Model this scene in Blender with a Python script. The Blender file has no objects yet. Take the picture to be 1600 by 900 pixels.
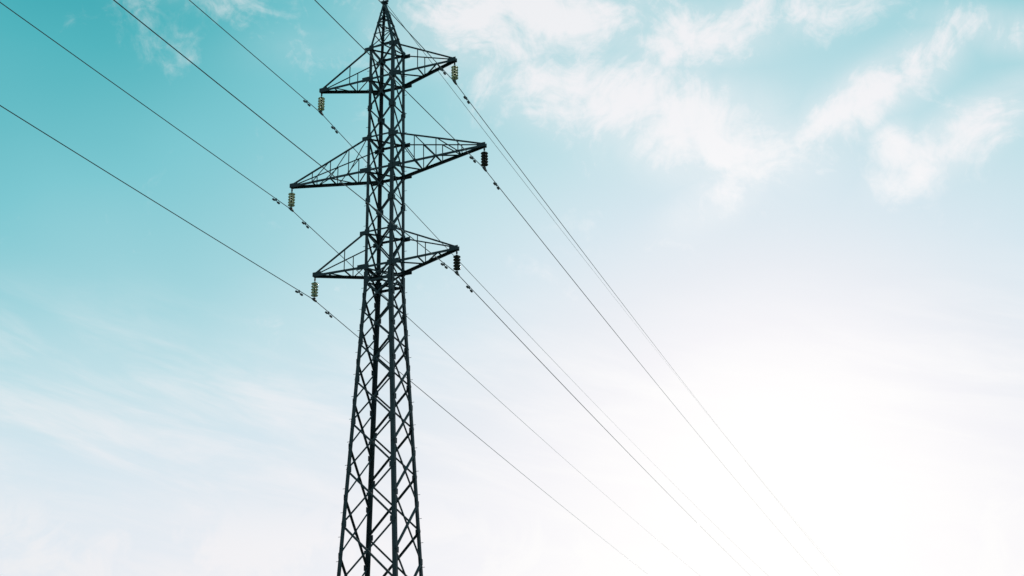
import bpy, math, random
from mathutils import Vector, Matrix
random.seed(7)
sc=bpy.context.scene
COL=sc.collection
V=Vector

# ------------------------------------------------------------------ helpers
def s2l(c):
    out=[]
    for v in c:
        v/=255.0
        out.append(v/12.92 if v<=0.04045 else ((v+0.055)/1.055)**2.4)
    return (*out,1.0)

class MB:
    def __init__(s): s.v=[];s.f=[];s.m=[]
    def prism(s,prof,p,q,u,w,mi=0):
        n=len(prof);b=len(s.v)
        for c in (p,q):
            for a,bb in prof: s.v.append(tuple(c+u*a+w*bb))
        for i in range(n):
            j=(i+1)%n; s.f.append((b+i,b+j,b+n+j,b+n+i)); s.m.append(mi)
        s.f.append(tuple(b+i for i in reversed(range(n)))); s.m.append(mi)
        s.f.append(tuple(b+n+i for i in range(n))); s.m.append(mi)
    def angle(s,p,q,ref,size,t=None,flip=1,off=0.0,mi=0):
        """L-section steel angle; ref = direction of the outward normal of the face it lies in"""
        p=V(p);q=V(q);d=(q-p).normalized()
        n=V(ref); n=(n-d*n.dot(d)).normalized()
        u=d.cross(n).normalized()*flip
        t=t or max(0.008,size*0.11)
        p=p+n*off;q=q+n*off
        h=size/2
        prof=[(-h,0),(h,0),(h,-t),(-h+t,-t),(-h+t,-size),(-h,-size)]
        s.prism(prof,p,q,u,n,mi)
    def leg(s,p,q,sx,sy,size,t):
        p=V(p);q=V(q);d=(q-p).normalized()
        u=V((-sx,0,0));u=(u-d*u.dot(d)).normalized()
        w=V((0,-sy,0));w=(w-d*w.dot(d)).normalized()
        prof=[(0,0),(size,0),(size,t),(t,t),(t,size),(0,size)]
        s.prism(prof,p,q,u,w)
    def box(s,c,u,v,w,hu,hv,hw,mi=0):
        c=V(c);u=V(u).normalized();v=V(v).normalized();w=V(w).normalized()
        prof=[(-hu,-hv),(hu,-hv),(hu,hv),(-hu,hv)]
        s.prism(prof,c-w*hw,c+w*hw,u,v,mi)
    def rod(s,p,q,r,n=8,mi=0):
        p=V(p);q=V(q);d=(q-p).normalized()
        a=V((0,0,1)) if abs(d.z)<.9 else V((1,0,0))
        u=d.cross(a).normalized();w=d.cross(u)
        s.prism([(r*math.cos(2*math.pi*i/n),r*math.sin(2*math.pi*i/n)) for i in range(n)],p,q,u,w,mi)
    def lathe(s,base,prof,n=20,mi=0,axis=V((0,0,1))):
        axis=V(axis).normalized()
        a=V((1,0,0)) if abs(axis.x)<.9 else V((0,1,0))
        u=axis.cross(a).normalized();w=axis.cross(u)
        b=len(s.v);base=V(base)
        for r,z in prof:
            for i in range(n):
                t=2*math.pi*i/n
                s.v.append(tuple(base+axis*z+u*(r*math.cos(t))+w*(r*math.sin(t))))
        for k in range(len(prof)-1):
            for i in range(n):
                j=(i+1)%n
                s.f.append((b+k*n+i,b+k*n+j,b+(k+1)*n+j,b+(k+1)*n+i));s.m.append(mi)
    def obj(s,name,mats,parent=None,smooth=False):
        me=bpy.data.meshes.new(name);me.from_pydata(s.v,[],s.f);me.update()
        for m in mats: me.materials.append(m)
        me.polygons.foreach_set('material_index',s.m)
        if smooth: me.polygons.foreach_set('use_smooth',[True]*len(s.f))
        o=bpy.data.objects.new(name,me);COL.objects.link(o)
        if parent:o.parent=parent
        return o

def mat(name):
    m=bpy.data.materials.new(name);m.use_nodes=True
    nt=m.node_tree;return m,nt,nt.nodes['Principled BSDF']

def noisy(name,c1,c2,scale,rough,metal=0.0,bump=0.0,c3=None):
    m,nt,b=mat(name)
    tc=nt.nodes.new('ShaderNodeTexCoord')
    n=nt.nodes.new('ShaderNodeTexNoise');n.inputs['Scale'].default_value=scale;n.inputs['Detail'].default_value=8;n.inputs['Roughness'].default_value=.65
    nt.links.new(tc.outputs['Object'],n.inputs['Vector'])
    r=nt.nodes.new('ShaderNodeValToRGB');r.color_ramp.elements[0].position=.35;r.color_ramp.elements[1].position=.65
    r.color_ramp.elements[0].color=(*c1,1);r.color_ramp.elements[1].color=(*c2,1)
    if c3:
        e=r.color_ramp.elements.new(.8);e.color=(*c3,1)
    nt.links.new(n.outputs['Fac'],r.inputs['Fac']);nt.links.new(r.outputs['Color'],b.inputs['Base Color'])
    b.inputs['Roughness'].default_value=rough;b.inputs['Metallic'].default_value=metal
    if bump:
        bp=nt.nodes.new('ShaderNodeBump');bp.inputs['Strength'].default_value=bump;bp.inputs['Distance'].default_value=.02
        nt.links.new(n.outputs['Fac'],bp.inputs['Height']);nt.links.new(bp.outputs['Normal'],b.inputs['Normal'])
    return m
STEEL=noisy('painted_steel',(.018,.030,.037),(.028,.043,.051),3.0,.65,0.0,.0,(.05,.04,.036))
STEEL.node_tree.nodes['Principled BSDF'].inputs['Specular IOR Level'].default_value=.25
GALV=noisy('weathered_fittings',(.025,.03,.033),(.05,.055,.058),14,.5,.3)
CONC=noisy('concrete',(.22,.21,.2),(.34,.33,.31),4,.9,0)
# conductor: glare washout painted in, dark near the first tower, bright metal beyond
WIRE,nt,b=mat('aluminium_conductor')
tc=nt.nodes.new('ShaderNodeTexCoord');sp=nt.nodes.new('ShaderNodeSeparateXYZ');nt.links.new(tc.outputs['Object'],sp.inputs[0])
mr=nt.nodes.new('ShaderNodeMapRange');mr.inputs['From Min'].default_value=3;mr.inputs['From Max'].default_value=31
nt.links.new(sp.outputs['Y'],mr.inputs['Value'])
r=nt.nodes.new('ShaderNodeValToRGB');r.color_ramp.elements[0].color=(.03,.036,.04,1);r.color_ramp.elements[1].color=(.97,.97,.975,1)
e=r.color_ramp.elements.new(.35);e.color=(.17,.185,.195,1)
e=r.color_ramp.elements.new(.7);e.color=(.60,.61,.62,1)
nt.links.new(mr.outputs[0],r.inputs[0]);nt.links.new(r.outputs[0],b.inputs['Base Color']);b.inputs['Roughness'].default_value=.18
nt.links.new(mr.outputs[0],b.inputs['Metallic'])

GLASS,nt,b=mat('green_glass')
b.inputs['Base Color'].default_value=(.42,.50,.10,1);b.inputs['Transmission Weight'].default_value=.75
b.inputs['Roughness'].default_value=.12;b.inputs['IOR'].default_value=1.5
PORC=noisy('dark_porcelain',(.012,.010,.009),(.022,.017,.014),8,.3)

# ------------------------------------------------------------------ tower dimensions (metres)
Z={1:24.73,2:28.73,3:32.74}; L={1:2.871,2:4.009,3:2.854}
ZBEND=23.92; WTOP=.549; W0=1.72; ZTOP=33.86; ZP=36.2; INS=.99
def hw(z):
    if z<=ZBEND: return W0+(WTOP-W0)*z/ZBEND
    return WTOP-(z-ZBEND)*0.0035
def corner(sx,sy,z): w=hw(z); return V((sx*w,sy*w,z))
FACES=[((-1,-1),(1,-1),(0,-1,0)),((1,-1),(1,1),(1,0,0)),((1,1),(-1,1),(0,1,0)),((-1,1),(-1,-1),(-1,0,0))]

def build_body():
    m=MB()
    for sx in(-1,1):
        for sy in(-1,1):
            m.leg(corner(sx,sy,.25),corner(sx,sy,12),sx,sy,.16,.016)
            m.leg(corner(sx,sy,12),corner(sx,sy,ZBEND),sx,sy,.14,.014)
            m.leg(corner(sx,sy,ZBEND),corner(sx,sy,ZTOP),sx,sy,.115,.012)
            for zs in (12.0,ZBEND+.02):
                c=corner(sx,sy,zs)
                m.box(c+V((-sx*.07,sy*.009,0)),(1,0,0),(0,1,0),(0,0,1),.085,.006,.28)
                m.box(c+V((sx*.009,-sy*.07,0)),(1,0,0),(0,1,0),(0,0,1),.006,.085,.28)
    levels=[ZBEND-.05]
    while levels[-1]>1.2:
        z=levels[-1]; levels.append(z-2*hw(z)*1.06)
    levels[-1]=.5
    for fi,(a,b,n) in enumerate(FACES):
        if fi%2==0: lv=levels
        else:
            lv=[levels[0]]+[(levels[i]+levels[i+1])/2 for i in range(len(levels)-1)]+[levels[-1]]
        for i in range(len(lv)-1):
            z1,z0=lv[i],lv[i+1]
            sz=.060+.001*(24-z1)
            if z1-z0<.9*hw(z1)*1.3:
                A=corner(*a,z0);B=corner(*b,z0);Mm=(corner(*a,z1)+corner(*b,z1))/2
                m.angle(A,Mm,n,sz,off=.004);m.angle(B,Mm,n,sz,off=.004,flip=-1)
                continue
            m.angle(corner(*a,z0),corner(*b,z1),n,sz,off=.004)
            m.angle(corner(*b,z0),corner(*a,z1),n,sz,off=-.012,flip=-1)
            c=(corner(*a,z0)+corner(*b,z1))/2+V(n)*.012
            t=V((b[0]-a[0],b[1]-a[1],0))
            m.box(c,t,(0,0,1),n,.055,.055,.004)
            for cc,sg in ((a,1),(b,-1)):
                p=corner(*cc,z1)+t.normalized()*(sg*.10)+V(n)*.016
                m.box(p,t,(0,0,1),n,.09,.10,.005)
    def ring(z,sz,diag=True):
        for a,b,n in FACES: m.angle(corner(*a,z),corner(*b,z),n,sz,off=.018)
        if diag:
            m.angle(corner(-1,-1,z-.03),corner(1,1,z-.03),(0,0,1),.05)
            m.angle(corner(1,-1,z-.045),corner(-1,1,z-.045),(0,0,1),.05)
    ring(ZBEND-.08,.08); ring(levels[-1]+.03,.08,False)
    nodes=[]
    for k in(1,2,3):
        zA=Z[k]-.32;zB=Z[k]+1.1
        if k==1: seq=[zA,zB]
        else:
            prev=nodes[-1]; seq=[(prev+zA)/2,zA,zB]
        nodes+=seq
        ring(zA,.09);ring(zB,.07)
    nodes=[ZBEND-.05]+nodes
    for i in range(len(nodes)-1):
        z0,z1=nodes[i],nodes[i+1]
        for a,b,n in FACES:
            m.angle(corner(*a,z0),corner(*b,z1),n,.055,off=.004)
            m.angle(corner(*b,z0),corner(*a,z1),n,.055,off=-.012,flip=-1)
    for z in nodes[1:]:
        for a,b,n in FACES:
            t=V((b[0]-a[0],b[1]-a[1],0))
            for cc,sg in ((a,1),(b,-1)):
                m.box(corner(*cc,z)+t.normalized()*(sg*.09)+V(n)*.026,t,(0,0,1),n,.09,.11,.005)
    # peak
    ap=V((-.15,0,ZP))
    for sx in(-1,1):
        for sy in(-1,1):
            m.leg(corner(sx,sy,ZTOP-.03),ap+V((sx*.045,sy*.045,0)),sx,sy,.085,.010)
    def pc(sx,sy,t): return corner(sx,sy,ZTOP).lerp(ap+V((sx*.045,sy*.045,0)),t)
    ts=[0,.30,.55,.76]
    for i in range(len(ts)-1):
        for fi,(a,b,n) in enumerate(FACES):
            if (i+fi)%2: a,b=b,a
            m.angle(pc(*a,ts[i]),pc(*b,ts[i+1]),n,.045,off=.004)
            m.angle(pc(*a,ts[i+1]),pc(*b,ts[i+1]),n,.042,off=.012)
    m.box(ap+V((0,0,0)),(1,0,0),(0,1,0),(0,0,1),.11,.09,.03)
    m.box(ap+V((.0,0,.06)),(1,0,0),(0,1,0),(0,0,1),.16,.03,.035)
    m.rod(ap+V((-.06,0,.09)),ap+V((-.06,0,.2)),.018)
    for sx,sy in((1,1),(-1,-1)):
        z=2.6;i=0
        while z<ZTOP:
            c=corner(sx,sy,z)
            if i%2: m.rod(c+V((-sx*.06,0,0)),c+V((-sx*.06,sy*.11,0)),.009,6)
            else:   m.rod(c+V((0,-sy*.06,0)),c+V((sx*.11,-sy*.06,0)),.009,6)
            z+=.42;i+=1
    return m

def build_arm(k,sx):
    m=MB(); zA=Z[k]-.32;zB=Z[k]+1.1;zt=Z[k]
    bigarm=k==2
    tipb=[V((sx*L[k],sy*.06,zt-.02)) for sy in(-1,1)]
    tipt=[V((sx*L[k],sy*.05,zt+.06)) for sy in(-1,1)]
    A=[corner(sx,sy,zA) for sy in(-1,1)];B=[corner(sx,sy,zB) for sy in(-1,1)]
    for i,sy in enumerate((-1,1)):
        m.angle(A[i],tipb[i],(0,sy,0),.095,flip=1 if sx*sy<0 else -1)
        m.angle(B[i],tipt[i],(0,sy,0),.05,flip=-1 if sx*sy<0 else 1)
    st=[0,.24,.48,.72,1.0] if bigarm else [0,.40,.72,1.0]
    bp=lambda i,t:A[i].lerp(tipb[i],t); tp=lambda i,t:B[i].lerp(tipt[i],t)
    for j in range(len(st)-1):
        t0,t1=st[j],st[j+1]
        i=j%2
        if j<len(st)-2 or bigarm:
            m.angle(bp(i,t0)+V((0,0,-.01)),bp(1-i,t1)+V((0,0,-.01)),(0,0,-1),.042)
        if j+1<len(st)-1:
            m.angle(bp(0,t1)+V((0,0,-.018)),bp(1,t1)+V((0,0,-.018)),(0,0,-1),.042)
        for q in(0,1):
            sy=-1 if q==0 else 1
            if bigarm:
                if t1<.9:
                    m.angle(bp(q,t1),tp(q,t1),(0,sy,0),.036,off=.01)
                    if t0<.6: m.angle(bp(q,t1),tp(q,t0),(0,sy,0),.036,off=.018)
            elif j==0:
                m.angle(bp(q,t1),tp(q,t1),(0,sy,0),.036,off=.01)
    c=V((sx*L[k],0,zt))
    for sy in(-1,1): m.box(c+V((-sx*.10,sy*.072,.02)),(1,0,0),(0,0,1),(0,1,0),.17,.085,.006)
    m.box(c+V((0,0,.0)),(1,0,0),(0,1,0),(0,0,1),.07,.062,.05)
    m.rod(c+V((0,0,-.03)),c+V((0,0,-.12)),.02)
    for i,sy in enumerate((-1,1)):
        m.box(A[i]+V((sx*.13,sy*.012,.02)),(1,0,0),(0,0,1),(0,1,0),.16,.10,.006)
        m.box(B[i]+V((sx*.10,sy*.012,-.04)),(1,0,0),(0,0,1),(0,1,0),.12,.09,.006)
    return m

def build_insulator(k,sx):
    m=MB(); c=V((sx*L[k],0,Z[k]))
    m.rod(c+V((0,0,-.10)),c+V((0,0,-.22)),.016,8,1)
    m.box(c+V((0,0,-.17)),(1,0,0),(0,1,0),(0,0,1),.03,.012,.045,1)
    n=5;sp=.118;z0=-.25
    for i in range(n):
        z=z0-i*sp
        m.lathe(c+V((0,0,z)),[(.0,.0),(.03,-.002),(.042,-.018),(.044,-.05)],16,1)
        m.lathe(c+V((0,0,z)),[(.044,-.040),(.075,-.046),(.116,-.062),(.136,-.082),(.134,-.09),(.116,-.080),(.10,-.09),(.088,-.078),(.07,-.088),(.055,-.072),(.02,-.074),(.0,-.074)],24,0)
        m.rod(c+V((0,0,z-.07)),c+V((0,0,z-sp-.003)),.012,8,1)
    zb=z0-n*sp
    m.rod(c+V((0,0,zb+.01)),c+V((0,0,-INS+.05)),.014,8,1)
    for sy in(-1,1):
        pts=[(0,.045),(.06,.04),(.12,.022),(.17,.012)]
        for (y0,h0),(y1,h1) in zip(pts,pts[1:]):
            m.box(c+V((0,sy*(y0+y1)/2,-INS-.004*(y1/.06)**1.2+.012)),(1,0,0),(0,0,1),(0,1,0),.03,(h0+h1)/2,(y1-y0)/2,1)
    m.box(c+V((0,0,-INS+.05)),(1,0,0),(0,1,0),(0,0,1),.036,.05,.035,1)
    return m

def build_tower(loc):
    root=bpy.data.objects.new('transmission_tower',None);COL.objects.link(root)
    root.location=loc
    return root
tower=build_tower((0,0,0))
parts=[build_body().obj('lattice_mast',[STEEL],tower)]
for k in(1,2,3):
    for sx in(-1,1):
        parts.append(build_arm(k,sx).obj('crossarm',[STEEL],tower))
        dark=(sx==1 and k<3)
        parts.append(build_insulator(k,sx).obj('insulator_string',[PORC if dark else GLASS,GALV],tower,True))
f=MB()
for sx in(-1,1):
    for sy in(-1,1):
        c=corner(sx,sy,0)
        f.box(c+V((0,0,0.0)),(1,0,0),(0,1,0),(0,0,1),.36,.36,.24)
        f.box(c+V((0,0,.246)),(1,0,0),(0,1,0),(0,0,1),.2,.2,.012)
parts.append(f.obj('concrete_footings',[CONC],tower))
SPF=127.;SPN=-372.
for y in(SPF,SPN):
    t2=build_tower((0,y,0))
    for p in parts:
        o=bpy.data.objects.new(p.name.split('.')[0],p.data);COL.objects.link(o);o.parent=t2

# ------------------------------------------------------------------ conductors
AF,BF,AN,BN=-.03781,.0002967,-.08216,.0002207
def wire_z(y,z0,e=1.0):
    a,b=(AF,BF) if y>0 else (AN,BN)
    return z0+e*(a*abs(y)+b*y*y)
def wire(name,x,z0,r,e=1.0):
    cu=bpy.data.curves.new(name,'CURVE');cu.dimensions='3D';cu.bevel_depth=r;cu.bevel_resolution=2
    ys=[SPN+i*4 for i in range(93)]+[0]+[i*2.0 for i in range(1,64)]+[SPF]
    sp=cu.splines.new('POLY');sp.points.add(len(ys)-1)
    for i,y in enumerate(ys):
        sp.points[i].co=(x,y,wire_z(y,z0,e),1)
        sp.points[i].radius=1.0 if y<12 else max(.34,1-(y-12)/46)  # thinned down the line so far wires look washed out by glare
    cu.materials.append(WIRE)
    o=bpy.data.objects.new(name,cu);COL.objects.link(o);return o
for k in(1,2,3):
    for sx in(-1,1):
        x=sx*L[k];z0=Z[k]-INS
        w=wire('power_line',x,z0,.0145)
        m=MB()
        for yc in(-1.15,1.15):
            p=V((x,yc,wire_z(yc,z0)));sl=V((0,.3,wire_z(yc+.15,z0)-wire_z(yc-.15,z0))).normalized()
            m.box(p+V((0,0,-.03)),(1,0,0),sl,(0,0,1),.018,.03,.055)
            c=p+V((0,0,-.085))
            m.rod(c-sl*.2,c+sl*.2,.009)
            for sg in(-1,1):
                m.rod(c+sl*(sg*.12)+V((0,0,-.01)),c+sl*(sg*.235)+V((0,0,-.012)),.040,10)
                m.rod(c+sl*(sg*.235)+V((0,0,-.012)),c+sl*(sg*.255)+V((0,0,-.012)),.026,10)
        m.obj('vibration_dampers',[GALV],w)
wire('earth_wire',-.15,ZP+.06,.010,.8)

# ------------------------------------------------------------------ ground
GR=noisy('grass_field',(.035,.05,.015),(.07,.085,.03),.6,.95,0,.6,(.12,.105,.05))
me=bpy.data.meshes.new('ground')
rings=[0,3,6,10,15,22,32,46,66,95,140,210,320,500,800,1400,2600,5000]
vs=[(0,0,0)];fs=[];NS=64
from mathutils import noise as mn
for r in rings[1:]:
    for i in range(NS):
        t=2*math.pi*i/NS;xx,yy=r*math.cos(t),r*math.sin(t)
        h=0 if r<7 else (mn.noise(V((xx/40,yy/40,0)))*.5*min(1,(r-6)/40)+(mn.noise(V((xx/400,yy/400,3)))*14*max(0,min(1,(r-320)/1500))))
        vs.append((xx,yy,h))
for i in range(NS): fs.append((0,1+i,1+(i+1)%NS))
for k in range(len(rings)-2):
    for i in range(NS):
        j=(i+1)%NS;a=1+k*NS;bb=1+(k+1)*NS
        fs.append((a+i,bb+i,bb+j,a+j))
me.from_pydata(vs,[],fs);me.polygons.foreach_set('use_smooth',[True]*len(fs));me.materials.append(GR)
COL.objects.link(bpy.data.objects.new('ground',me))

# ------------------------------------------------------------------ sun + sky
SAZ,SEL=math.radians(-10.5),math.radians(16.5)     # azimuth from +Y toward +X
sd=V((math.sin(SAZ)*math.cos(SEL),math.cos(SAZ)*math.cos(SEL),math.sin(SEL)))
sl=bpy.data.lights.new('sun','SUN');sl.energy=3.0;sl.angle=math.radians(.5);sl.color=(1,.95,.86)
so=bpy.data.objects.new('sun',sl);COL.objects.link(so);so.rotation_euler=sd.to_track_quat('Z','Y').to_euler();so.location=(0,0,60)

w=bpy.data.worlds.new('World');sc.world=w;w.use_nodes=True
try:
    w.cycles.sampling_method='MANUAL';w.cycles.sample_map_resolution=256
except Exception: pass
nt=w.node_tree;N=nt.nodes;K=nt.links;N.clear()
def nd(t,**kw):
    n=N.new(t)
    for a,v in kw.items(): setattr(n,a,v)
    return n
def put(sock,v):
    if isinstance(v,bpy.types.NodeSocket): K.new(v,sock)
    else: sock.default_value=v
def M(op,a,b=None,c=None,clamp=False):
    n=nd('ShaderNodeMath',operation=op,use_clamp=clamp)
    put(n.inputs[0],a)
    if b is not None: put(n.inputs[1],b)
    if c is not None: put(n.inputs[2],c)
    return n.outputs[0]
def ramp(fac,stops,inter='LINEAR'):
    r=nd('ShaderNodeValToRGB');cr=r.color_ramp;cr.interpolation=inter
    while len(cr.elements)<len(stops): cr.elements.new(.5)
    for e,(p,c) in zip(cr.elements,stops):
        e.position=p;e.color=c if isinstance(c,tuple) else (c,c,c,1)
    put(r.inputs[0],fac);return r.outputs[0]
def sstep(x,a,b):
    n=nd('ShaderNodeMapRange',interpolation_type='SMOOTHSTEP');put(n.inputs['Value'],x)
    n.inputs['From Min'].default_value=a;n.inputs['From Max'].default_value=b;return n.outputs['Result']
tc=nd('ShaderNodeTexCoord');DIR=tc.outputs['Generated']
sep=nd('ShaderNodeSeparateXYZ');K.new(DIR,sep.inputs[0])
az=M('MULTIPLY',M('ARCTAN2',sep.outputs[0],sep.outputs[1]),180/math.pi)
el=M('MULTIPLY',M('ARCSINE',sep.outputs[2]),180/math.pi)
dt=nd('ShaderNodeVectorMath',operation='DOT_PRODUCT');K.new(DIR,dt.inputs[0]);dt.inputs[1].default_value=sd
th=M('MULTIPLY',M('ARCCOSINE',M('MINIMUM',dt.outputs['Value'],.99999)),180/math.pi)
he=ramp(M('DIVIDE',el,50.),[(0,.95),(.24,.91),(.31,.85),(.37,.72),(.43,.53),(.50,.30),(.58,.14),(.70,.03),(1,0.)],'B_SPLINE')
hs=ramp(M('DIVIDE',th,50.),[(0,1.),(.07,.99),(.14,.92),(.22,.78),(.30,.61),(.38,.44),(.48,.25),(.60,.09),(.76,0.),(1,0.)],'B_SPLINE')
H=M('SUBTRACT',1,M('MULTIPLY',M('SUBTRACT',1,he),M('SUBTRACT',1,hs)))
def noise(vec,scale,detail=6,rough=.55,dist=0.,lac=2.0):
    n=nd('ShaderNodeTexNoise');K.new(vec,n.inputs['Vector']);n.inputs['Scale'].default_value=scale
    n.inputs['Detail'].default_value=detail;n.inputs['Roughness'].default_value=rough;n.inputs['Distortion'].default_value=dist
    n.inputs['Lacunarity'].default_value=lac
    return n.outputs['Fac']
bign=noise(DIR,5.,2,.5)
H=M('ADD',H,M('MULTIPLY',M('SUBTRACT',bign,.5),M('MULTIPLY',.35,M('SUBTRACT',1,H))),clamp=True)
sky=ramp(H,[(0,s2l((48,163,175))),(.15,s2l((82,181,191))),(.35,s2l((126,201,211))),(.55,s2l((164,214,223))),(.7,s2l((194,225,233))),(.82,s2l((214,231,240))),(.92,s2l((232,237,244))),(.97,s2l((244,244,249))),(.993,s2l((252,251,253))),(1,s2l((255,255,255)))],'LINEAR')
# --- cloud banks: (az, el, radius_az, radius_el, tilt deg, weight)
banks=[(-19.0,34.3,6.0,2.1,0,1.32),(-15.8,31.6,5.8,2.0,-14,1.28),(-12.4,30.0,4.6,2.2,-20,1.4),(-11.0,27.6,2.8,1.2,28,1.12),(-12.0,33.3,4.4,1.7,10,1.08),
(-4.0,30.6,4.2,1.15,22,1.22),(-1.0,28.3,3.6,1.1,24,1.15),(-3.8,28.1,.9,1.3,0,.95),(1.4,31.6,3.2,1.0,-20,1.0),(-5.5,34.0,5.0,1.3,12,.8),(-29,33.4,4.,1.2,10,.40),(-36,35.4,4.,1.3,0,.38),
(60,32,16,4,10,.9),(-80,30,16,4,-8,.9),(150,35,30,6,0,.9)]
mask=None
for a,e,ra,re,rot,wt in banks:
    c,s=math.cos(math.radians(rot)),math.sin(math.radians(rot))
    ce=math.cos(math.radians(e))
    u=M('MULTIPLY_ADD',az,ce*c/ra,M('MULTIPLY_ADD',el,s/ra,-a*ce*c/ra-e*s/ra))
    v=M('MULTIPLY_ADD',az,-ce*s/re,M('MULTIPLY_ADD',el,c/re,a*ce*s/re-e*c/re))
    g=M('MULTIPLY',M('EXPONENT',M('MULTIPLY',M('MULTIPLY_ADD',u,u,M('MULTIPLY',v,v)),-.8)),wt)
    mask=g if mask is None else M('MAXIMUM',mask,g)
n1=noise(DIR,17.,9,.62,.7)
n2=noise(DIR,62.,5,.66,1.2)
dens=M('ADD',M('MULTIPLY',M('SUBTRACT',n1,.5),2.5),M('MULTIPLY',M('SUBTRACT',n2,.5),.8))
dens=sstep(M('ADD',dens,mask),.22,1.38)
veil=M('MULTIPLY',sstep(mask,.10,1.1),M('MULTIPLY_ADD',n1,1.2,-.08))
# --- cirrus streaks low on the left
comb=nd('ShaderNodeCombineXYZ')
rt=math.radians(-14)
K.new(M('MULTIPLY',M('ADD',M('MULTIPLY',az,math.cos(rt)),M('MULTIPLY',el,math.sin(rt))),.10),comb.inputs[0])
K.new(M('MULTIPLY',M('SUBTRACT',M('MULTIPLY',el,math.cos(rt)),M('MULTIPLY',az,math.sin(rt))),.55),comb.inputs[1])
n3=noise(comb.outputs[0],1.3,7,.62,.5)
cirr=M('MULTIPLY',sstep(n3,.36,.76),M('MULTIPLY',sstep(el,25.,18.5),.75))
puff=M('MULTIPLY',sstep(n1,.42,.60),M('MULTIPLY',sstep(el,17.,13.8),.95))
cl=M('MAXIMUM',M('MAXIMUM',dens,veil),M('MAXIMUM',cirr,puff))
cl=M('MULTIPLY',cl,.95)
ccol=ramp(hs,[(0,s2l((235,239,242))),(.3,s2l((243,242,245))),(.6,s2l((246,245,248))),(1,s2l((255,255,255)))],'LINEAR')
mx=nd('ShaderNodeMix',data_type='RGBA');K.new(cl,mx.inputs[0]);K.new(sky,mx.inputs[6]);K.new(ccol,mx.inputs[7])
st=nd('ShaderNodeTexSky',sky_type='NISHITA',sun_disc=False)
st.sun_elevation=SEL;st.sun_rotation=SAZ;st.dust_density=2.
bg1=nd('ShaderNodeBackground');K.new(st.outputs[0],bg1.inputs[0]);bg1.inputs[1].default_value=.05
bg2=nd('ShaderNodeBackground');K.new(mx.outputs[2],bg2.inputs[0]);bg2.inputs[1].default_value=1.
ms=nd('ShaderNodeMixShader');ms.inputs[0].default_value=.98;K.new(bg1.outputs[0],ms.inputs[1]);K.new(bg2.outputs[0],ms.inputs[2])
out=nd('ShaderNodeOutputWorld');K.new(ms.outputs[0],out.inputs[0])

# ------------------------------------------------------------------ camera
yaw,pit,rol=-.3583,.4217,-.0259
fw=V((math.sin(yaw)*math.cos(pit),math.cos(yaw)*math.cos(pit),math.sin(pit)))
r0=V((math.cos(yaw),-math.sin(yaw),0));u0=r0.cross(fw)
r2=r0*math.cos(rol)+u0*math.sin(rol);u2=-r0*math.sin(rol)+u0*math.cos(rol)
cam=bpy.data.cameras.new('camera');cam.sensor_width=36;cam.lens=2306/1600*36;cam.clip_end=12000
co=bpy.data.objects.new('camera',cam);COL.objects.link(co)
mt=Matrix((r2,u2,-fw)).transposed().to_4x4();mt.translation=V((21.52,-44.23,1.6));co.matrix_world=mt
sc.camera=co
sc.view_settings.view_transform='Standard';sc.view_settings.look='None';sc.view_settings.exposure=0
